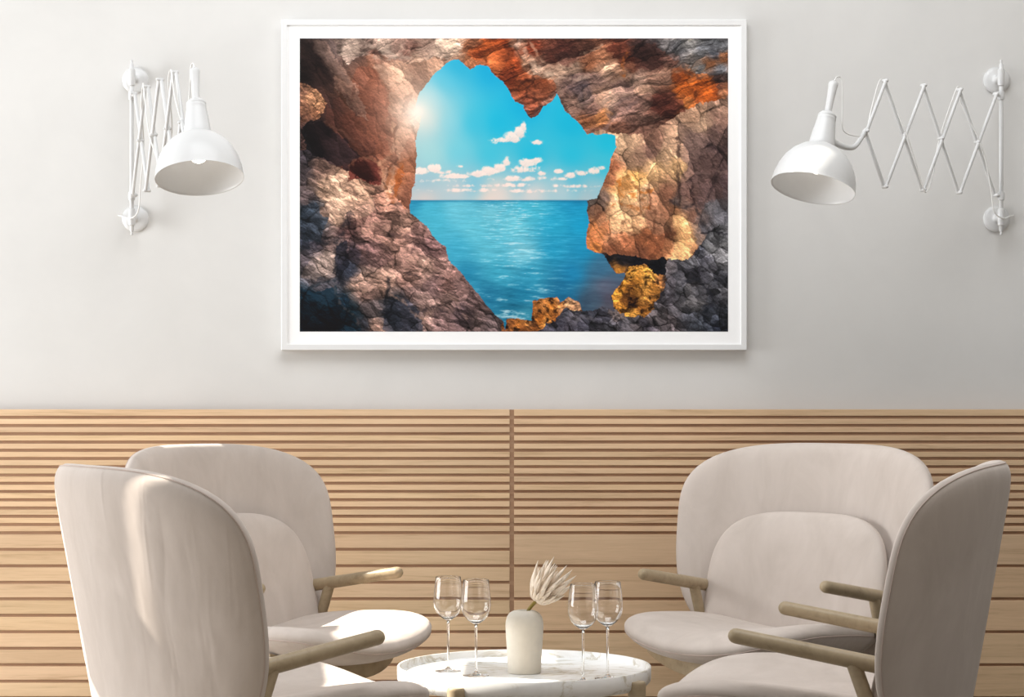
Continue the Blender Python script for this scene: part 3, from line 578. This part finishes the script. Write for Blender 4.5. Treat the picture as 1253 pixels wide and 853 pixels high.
def make_chair(label, loc, rz, group):
    t = thing('wing_armchair', label, 'armchair', loc, rz, group)
    V, F = pad(shell_out, shell_mid, SH[9]*.72, 10); sh = mesh_obj('back_shell', V, F, M_VELVET, t)
    ed = SH[9]*.72*(1-.990**10)**.5                    # the seam runs round the rim on the outer side
    MB().tube(ring_path(shell_out, shell_mid, .990, PSIGN*ed), .0015, 8, closed=True).build('piping', M_PIPE, sh)
    V, F = pad(cush_out, cush_mid, CU[9], 5); mesh_obj('back_cushion', V, F, M_VELVET, t)
    V, F = pad(seat_out, seat_mid, SE[5], 4); se = mesh_obj('seat', V, F, M_VELVET, t)
    MB().tube(ring_path(seat_out, seat_mid, .985, -SE[5]*(1-.985**4)**.5), .0017, 8, closed=True).build('piping', M_PIPE, se)
    for s in (-1, 1):
        j = Vector((s*.311, -.262, .557)); tip = Vector((s*.31, -.006, .600)); d = (tip-j).normalized()
        MB().tube([j-d*.125, j, tip], [.0185, .0185, .0172], 24).build('armrest', M_OAK, t)
        # post from the arm down past the seat to the floor: it carries the arm and is the rear leg
        MB().tube([j, Vector((s*.311, -.318, .40)), Vector((s*.318, -.40, .012))], [.0165, .0165, .013], 20).build('rear_leg', M_OAK, t)
        MB().tube([Vector((s*.15, -.07, seat_z(.15, -.07)-.07)), Vector((s*.17, -.05, .012))], [.017, .013], 20).build('front_leg', M_OAK, t)
    # bowed wooden rail that follows the seat's curve
    mb = MB(); V = []; F = []; n = 24
    for i in range(n+1):
        u = -.285+.57*i/n; v = .10-1.1*u*u
        zc = seat_z(u, v)-SE[5]-.004
        for (dv, dz) in ((.0, .012), (.0, -.034), (-.022, -.036), (-.022, .012)): V.append((u, v+dv, zc+dz))
        if i:
            for k in range(4): F.append([4*(i-1)+k, 4*(i-1)+(k+1) % 4, 4*i+(k+1) % 4, 4*i+k])
    F += [[3, 2, 1, 0], [4*n, 4*n+1, 4*n+2, 4*n+3]]
    mesh_obj('seat_rail', V, F, M_OAK, t, smooth=False)
    for s in (-1, 1):
        MB().tube([Vector((s*.19, .03, seat_z(.19, .03)-.075)), Vector((s*.308, -.33, .365))], .015, 16).build('side_rail', M_OAK, t)
    return t
G = 'wing armchairs around the low marble table'
CH = [((.5786, 4.9273), -1.8748, 'pale wing armchair seen side-on from behind, in shade, two arms reaching toward the marble table'),
      ((-.4632, 4.8587), 2.1673, 'pale wing armchair showing its creased outer back with a sunlit stripe, beside the low table'),
      ((.6199, 5.979), -.6981, 'pale wing armchair facing forward with its lumbar cushion in full view, below the outstretched lamp'),
      ((-.5082, 5.9794), .9764, 'pale wing armchair half hidden behind another, sunlight on its seat front and arm tip')]
first = None
for (x, y), th, lab in CH:
    if first is None: first = make_chair(lab, (x, y, 0), th+PI, G)
    else: copy_thing(first, (x, y, 0), th+PI, lab)

# ------------------------------------------------------------------ low table
TD = 5.40; TX = (641.3-CX)*TD/FPX; TR = .325; TZ = CAMZ-(813.6-HOR)/FPX*TD
tab = thing('coffee_table', 'low round white marble tray table on oak legs between the armchairs', 'table', (TX, TD, 0))
FLZ = TZ-.019
h = TZ
prof = [(0, h-.050), (TR-.030, h-.050), (TR-.010, h-.046), (TR-.002, h-.038), (TR, h-.030), (TR, h-.002), (TR-.0015, h), (TR-.0055, h), (TR-.007, h-.002), (TR-.008, h-.015), (TR-.012, h-.019), (0, h-.019)]
MB().lathe(prof, 128).build('tabletop', M_MARBLE, tab, angle=50)
for a in (-120.6, -31.5, 58.5, 149.4):
    a = math.radians(a); r = TR+.002
    x, y = r*math.cos(a), r*math.sin(a)
    MB().lathe([(0, 0), (.017, 0), (.019, .004), (.0225, h-.026), (.0215, h-.0215), (.0195, h-.019), (0, h-.019)], 32, (x, y, 0)).build('leg', M_OAK, tab, angle=50)
# vase and dried flower
vx, vy = (641.7-CX)*5.40/FPX, 5.39
vase = MB().lathe([(0, 0), (.0405, 0), (.0425, .002), (.0442, .045), (.0472, .09), (.0486, .118), (.0478, .131), (.0445, .144), (.038, .153), (.029, .158), (.0215, .1595), (.0180, .1597), (.0165, .158), (.0160, .152), (.022, .145), (.036, .133), (.041, .11), (.036, .012), (0, .010)], 64)
o = vase.build('vase', M_VASE); o.location = (vx, vy, FLZ+.0003)
tag(o, 'beige stoneware bottle vase in the middle of the marble tray table', 'vase')
fl = thing('dried_flower', 'dried cream protea with pointed petals standing in the stoneware vase', 'flower', (vx, vy, FLZ+.012))
s0 = Vector((-.012, 0, .0)); s1 = Vector((.0075, .0, .142)); s2 = Vector((.0325, -.002, .174))
MB().tube(smooth_path([s0, Vector((-.006, 0, .08)), s1, s2], 5), .0046, 12).build('stem', M_STEM, fl)
rnd = random.Random(4)
mb = MB(); ax = Vector((.56, -.12, .78)).normalized()
e1 = ax.orthogonal().normalized(); e2 = ax.cross(e1); base = s2-ax*.004
def petal(mb, root, d, bend, ln, wd):
    P = []; R = []
    for i in range(9):
        t = i/8
        P.append(root+d*ln*t+bend*ln*(t*t)*.5); R.append(max(.0003, wd*(math.sin(PI*min(1, .12+t*.62))**.8)*(1-t**3.2)+.0002))
    mb.tube(P, R, 8, cap='flat')
for ring, (cnt, ang, ln, wd, up) in enumerate([(5, 8, .084, .0074, .020), (8, 20, .090, .0078, .016), (10, 33, .092, .0080, .010), (11, 46, .080, .0078, .006), (13, 58, .062, .0070, .003), (14, 70, .044, .0060, .0), (14, 84, .028, .0050, -.002)]):
    for k in range(cnt):
        ph = 2*PI*(k+.5*(ring % 2)+rnd.uniform(-.18, .18))/cnt; a = math.radians(ang+rnd.uniform(-5, 5))
        out = e1*math.cos(ph)+e2*math.sin(ph); d = ax*math.cos(a)+out*math.sin(a)
        petal(mb, base+ax*(.004+up*.5)+out*.006*math.sin(a), d, (ax*.9-out*.35)*math.sin(a), ln*rnd.uniform(.86, 1.12), wd)
mb.build('bloom', M_PETAL, fl)
# wine glasses
def make_glass(label, loc, group):
    t = thing('wine_glass', label, 'glass', loc, 0, group)
    outer = [(.0042, .1305), (.0085, .1325), (.0200, .1400), (.0300, .1510), (.0362, .1645), (.0382, .1780), (.0374, .1960), (.0350, .2200), (.0322, .2420)]
    inner = [(r-.0011, hh+.0002) for r, hh in outer[::-1]][:-2]
    prof = [(0, .1300)]+outer+[(.0320, .2429), (.0312, .2429)]+inner+[(.006, .1345), (0, .1340)]
    MB().lathe(prof, 64).build('bowl', M_SOLID, t)
    MB().lathe([(0, .1297), (.0040, .1297), (.0034, .120), (.0030, .10), (.0030, .03), (.0036, .014), (.0050, .0085), (0, .0085)], 24).build('stem', M_SOLID, t)
    MB().lathe([(0, .0080), (.0055, .0080), (.010, .0052), (.020, .0028), (.0325, .0014), (.0330, .0006), (.0325, 0), (0, 0)], 48).build('foot', M_SOLID, t)
    return t
def spot(px, ybase):                                  # where on the tray's floor a pixel lies
    D = FPX*(CAMZ-FLZ)/(ybase-HOR); return ((px-CX)*D/FPX, D, FLZ+.0003)
GG = 'wine glasses on the marble tray'
gs = [((548.5, 821.5), 'empty wine glass behind its twin, at the tray edge nearest the sunlit armchairs'),
      ((582.5, 827), 'empty wine glass standing between the vase and the glass at the sunlit edge'),
      ((713.5, 835), 'empty wine glass just beside the flower head, in front of the other glass there'),
      ((743.5, 830.5), 'empty wine glass half behind another, at the tray edge near the shaded armchairs')]
g0 = None
for (px, py), lab in gs:
    if g0 is None: g0 = make_glass(lab, spot(px, py), GG)
    else: copy_thing(g0, spot(px, py), 0, lab)

# ------------------------------------------------------------------ scissor wall lamps
def make_lamp(label, x, dirxy, axis, tip_off, group, rim_s, rim_z):
    """rod on two wall cups, scissor arm along dirxy, shade with its own tilt; all coordinates relative to the wall point at the rod's foot"""
    z0 = 1.638
    t = thing('scissor_wall_lamp', label, 'wall lamp', (x, WALL, z0), 0, group)
    a = Vector((dirxy[0], dirxy[1], 0)).normalized(); side = Vector((0, 0, 1)).cross(a)
    rod = Vector((0, -.07, 0))
    P = lambda s, z, off=0: rod+a*s+side*off+Vector((0, 0, z-z0))
    R_ = Matrix.Rotation(PI/2, 4, 'X')                # lathe axis pointing out of the wall
    MB().lathe([(0, -.566), (.003, -.566), (.0048, -.562), (.0036, -.556), (.0065, -.551), (.0065, -.0), (.0065, -.012), (.0036, -.006), (.0048, -.001), (.003, .004), (0, .004)][:0] or
               [(0, 0), (.0028, .0006), (.0046, .004), (.0034, .009), (.0040, .012), (.0068, .016), (.0068, .550), (.0040, .554), (.0034, .557), (.0046, .562), (.0028, .5654), (0, .566)], 20, rod).build('rod', M_WHITE, t)
    for z in (1.697, 2.147):
        zz = z-z0
        MB().lathe([(0, .0), (.0420, .0), (.0428, .002), (.0428, .007), (.0412, .010), (.030, .0125), (.018, .015), (.012, .018), (.0105, .030), (.0105, .062), (0, .062)], 40, (0, 0, zz), R_.to_3x3()).build('wall_cup', M_WHITE, t, angle=60)
        MB().lathe([(.0068, zz-.028), (.0105, zz-.026), (.0115, zz-.02), (.0115, zz+.02), (.0105, zz+.026), (.0068, zz+.028)], 24, rod).build('rod_clamp', M_WHITE, t, angle=40)
    for z in (2.088, 1.765):                          # collars that carry the scissor
        zz = z-z0
        c = MB().lathe([(.0070, zz-.014), (.0105, zz-.013), (.0115, zz-.004), (.0115, zz+.004), (.0105, zz+.013), (.0070, zz+.014)], 24, rod)
        c.tube([P(.008, z), P(.026, z)], .0052, 12); c.build('collar', M_WHITE, t, angle=40)
    top = [.024, .190, .352, .520]; bot = [.026, .193, .355, .520]; mid = [.110, .275, .437, .601]
    zt, zb, zm = 2.092, 1.766, 1.932
    links = []
    for i in range(4):
        links.append((P(top[i], zt, .004), P(bot[i+1], zb, .004)) if i < 3 else None)
        links.append((P(bot[i], zb, -.004), P(top[i+1], zt, -.004)) if i < 3 else None)
    links = [l for l in links if l]+[(P(top[3], zt, .004), P(mid[3], zm, .004)), (P(bot[3], zb, -.004), P(mid[3], zm, -.004))]
    for p, q in links: MB().tube([p, q], .0056, 12).build('scissor_link', M_WHITE, t)
    for s, z in [(s, zt) for s in top]+[(s, zb) for s in bot]+[(s, zm) for s in mid]:
        MB().tube([P(s, z, -.0075), P(s, z, .0075)], .0058, 12).build('pivot_pin', M_WHITE, t)
    # shade: lathe about its own tilted axis
    up = Vector(axis).normalized()
    X = Vector((1, 0, 0)); X = (X-up*X.dot(up)).normalized(); Y = up.cross(X)
    Mx = Matrix((X, Y, up)).transposed()
    c = P(rim_s, rim_z)+Vector(tip_off)
    dome = [(.1270, 0), (.1262, .010), (.1235, .030), (.1160, .058), (.1030, .085), (.0850, .108), (.0640, .125), (.0480, .133), (.0400, .137)]
    inn = [(r-.0022, hh) for r, hh in dome]
    sh = MB().lathe(inn[::-1]+[(.1262, -.0012), (.1275, -.0012)]+dome+[(.0400, .139), (.0378, .139), inn[-1]], 72, c, Mx).build('lamp_shade', M_WHITE, t, angle=60)
    neck = [(.0375, .130), (.0402, .137), (.0385, .150), (.0350, .180), (.0300, .212), (.0285, .222), (.0290, .224), (.0290, .227), (.0280, .228), (.0280, .232), (.0286, .233), (.0286, .236), (.0262, .240), (.0200, .246), (.0120, .249), (0, .249)]
    nk = MB().lathe([(0, .130)]+neck, 40, c, Mx).build('lamp_neck', M_WHITE, t, angle=50)
    MB().lathe([(0, .248), (.0105, .248), (.0108, .262), (.0122, .300), (.0142, .332), (.0150, .338), (.0142, .345), (.0095, .349), (.0060, .352), (0, .352)], 28, c, Mx).build('handle', M_WHITE, nk, angle=60)
    bulb = MB().lathe([(0, .048), (.010, .0495), (.020, .056), (.0265, .067), (.0275, .078), (.0235, .092), (.0165, .104), (.0145, .131), (0, .131)], 32, c, Mx)
    bulb.build('bulb', M_BULB, t)
    hook = P(mid[3], zm)
    nb = c+up*.165
    toward = (hook-nb); toward.z = 0; toward.normalize()
    n0 = nb+toward*.030
    path = [n0-toward*.01, n0+toward*.030+Vector((0, 0, -.018)), n0+(hook-n0)*.62+Vector((0, 0, -.042)), hook+(n0-hook)*.14+Vector((0, 0, -.020)), hook+Vector((0, 0, .004))]
    MB().tube(smooth_path(path, 6), [.0105-.0045*i/24 for i in range(25)], 14).build('shade_bracket', M_WHITE, t)
    # cord: out of the handle, down to the bracket, then along the scissor to the lower cup
    ht = c+up*.352
    k1 = toward
    cord = [ht-up*.01, ht+up*.014+k1*.008, ht+up*.004+k1*.030, ht-up*.075+k1*.050, ht-up*.160+k1*.075+Vector((0, 0, 0)), hook+(ht-hook)*.10+Vector((0, 0, -.032)), hook+Vector((0, 0, -.006)),
            P(.560, 2.02, -.012), P(.528, zt+.004, -.012), P(.500, zt-.03, -.014), P(.440, 1.93, .014), P(.372, zb+.015, .012), P(.350, zb-.006, .012), P(.325, zb+.045, .013), P(.270, 1.93, -.012), P(.200, zt-.01, -.012), P(.184, zt+.006, -.010), P(.170, zt-.045, -.012),
            P(.105, 1.92, .012), P(.062, 1.79, .012), P(.045, 1.715, .010), Vector((.0, -.085, 1.692-z0)), Vector((-.03 if x < 0 else .03, -.060, 1.700-z0)), Vector((-.055 if x < 0 else .055, -.006, 1.708-z0))]
    MB().tube(smooth_path(cord, 6), .0021, 8).build('cord', M_CORD, t)
    return t
make_lamp('white scissor wall lamp folded short beside the picture, its shade opening toward the viewer', -1.2236, (.23, -.51), (-.085, .30, .95), (.004, 0, 0), 'white scissor wall lamps', .775, 1.752)
make_lamp('white scissor wall lamp stretched long along the wall above the forward facing armchair', 1.574, (-.487, -.34), (.215, .235, .95), (0, 0, 0), 'white scissor wall lamps', .820, 1.745)

# ------------------------------------------------------------------ light and camera
wd = bpy.data.worlds.new('daylight'); SC.world = wd; wd.use_nodes = True
wt = wd.node_tree; bg = wt.nodes['Background']; bg.inputs['Color'].default_value = (.975, .99, 1.0, 1)
# daylight falls from high up on the window side; the far low side of the room is dim
tc = wt.nodes.new('ShaderNodeTexCoord'); dp = node(wt, 'ShaderNodeVectorMath', operation='DOT_PRODUCT'); dp.inputs[1].default_value = Vector((-.55,-.2,.8)).normalized()
wt.links.new(tc.outputs['Generated'], dp.inputs[0])
mr = node(wt, 'ShaderNodeMapRange'); mr.interpolation_type = 'SMOOTHSTEP'
for k, x in zip(('From Min', 'From Max', 'To Min', 'To Max'), (-.1, .95, .085, .085)): mr.inputs[k].default_value = x
wt.links.new(dp.outputs['Value'], mr.inputs['Value']); wt.links.new(mr.outputs['Result'], bg.inputs['Strength'])
def area(name, loc, aim, sx, sy, power, col):
    l = bpy.data.lights.new(name, 'AREA'); l.shape = 'RECTANGLE'; l.size = sx; l.size_y = sy; l.energy = power; l.color = col
    o = bpy.data.objects.new(name, l); C.objects.link(o); o.location = loc
    o.rotation_euler = (Vector(aim)-Vector(loc)).to_track_quat('-Z', 'Y').to_euler(); return o
area('window_light', (-5.0, 5.3, 1.5), (0, 5.9, 1.2), 3.0, 2.5, 260, (.96, .983, 1.0))
area('overhead_fill', (-.05, 4.7, 4.2), (-.1, 6.0, 1), 3.0, 2.0, 108, (.97, .985, 1.0))  # unseen soft fill from above, added to brighten the wall and seat tops
sl = bpy.data.lights.new('sun', 'SUN'); sl.energy = 12.0; sl.angle = math.radians(.25); sl.color = (1, .93, .82)
so = bpy.data.objects.new('sun', sl); C.objects.link(so); so.location = (-4, 7, 5)
so.rotation_euler = (-Vector((-1, .2, 1.1))).to_track_quat('-Z', 'Y').to_euler()

cam = bpy.data.cameras.new('camera'); co_ = bpy.data.objects.new('camera', cam); C.objects.link(co_)
co_.location = (0, 0, CAMZ); co_.rotation_euler = (PI/2, 0, 0)
cam.sensor_width = 36; cam.lens = FPX/1253*36; cam.shift_y = (HOR-426.5)/1253; cam.clip_end = 100
SC.camera = co_
vs = SC.view_settings; SC.display_settings.display_device = 'sRGB'
vs.view_transform = 'Standard'; vs.look = 'None'; vs.exposure = -.05; vs.gamma = 1; vs.use_curve_mapping = False
cy = SC.cycles
cy.max_bounces = 14; cy.transparent_max_bounces = 24; cy.transmission_bounces = 12; cy.diffuse_bounces = 6; cy.glossy_bounces = 6; cy.sample_clamp_indirect = 6
cy.use_denoising = True
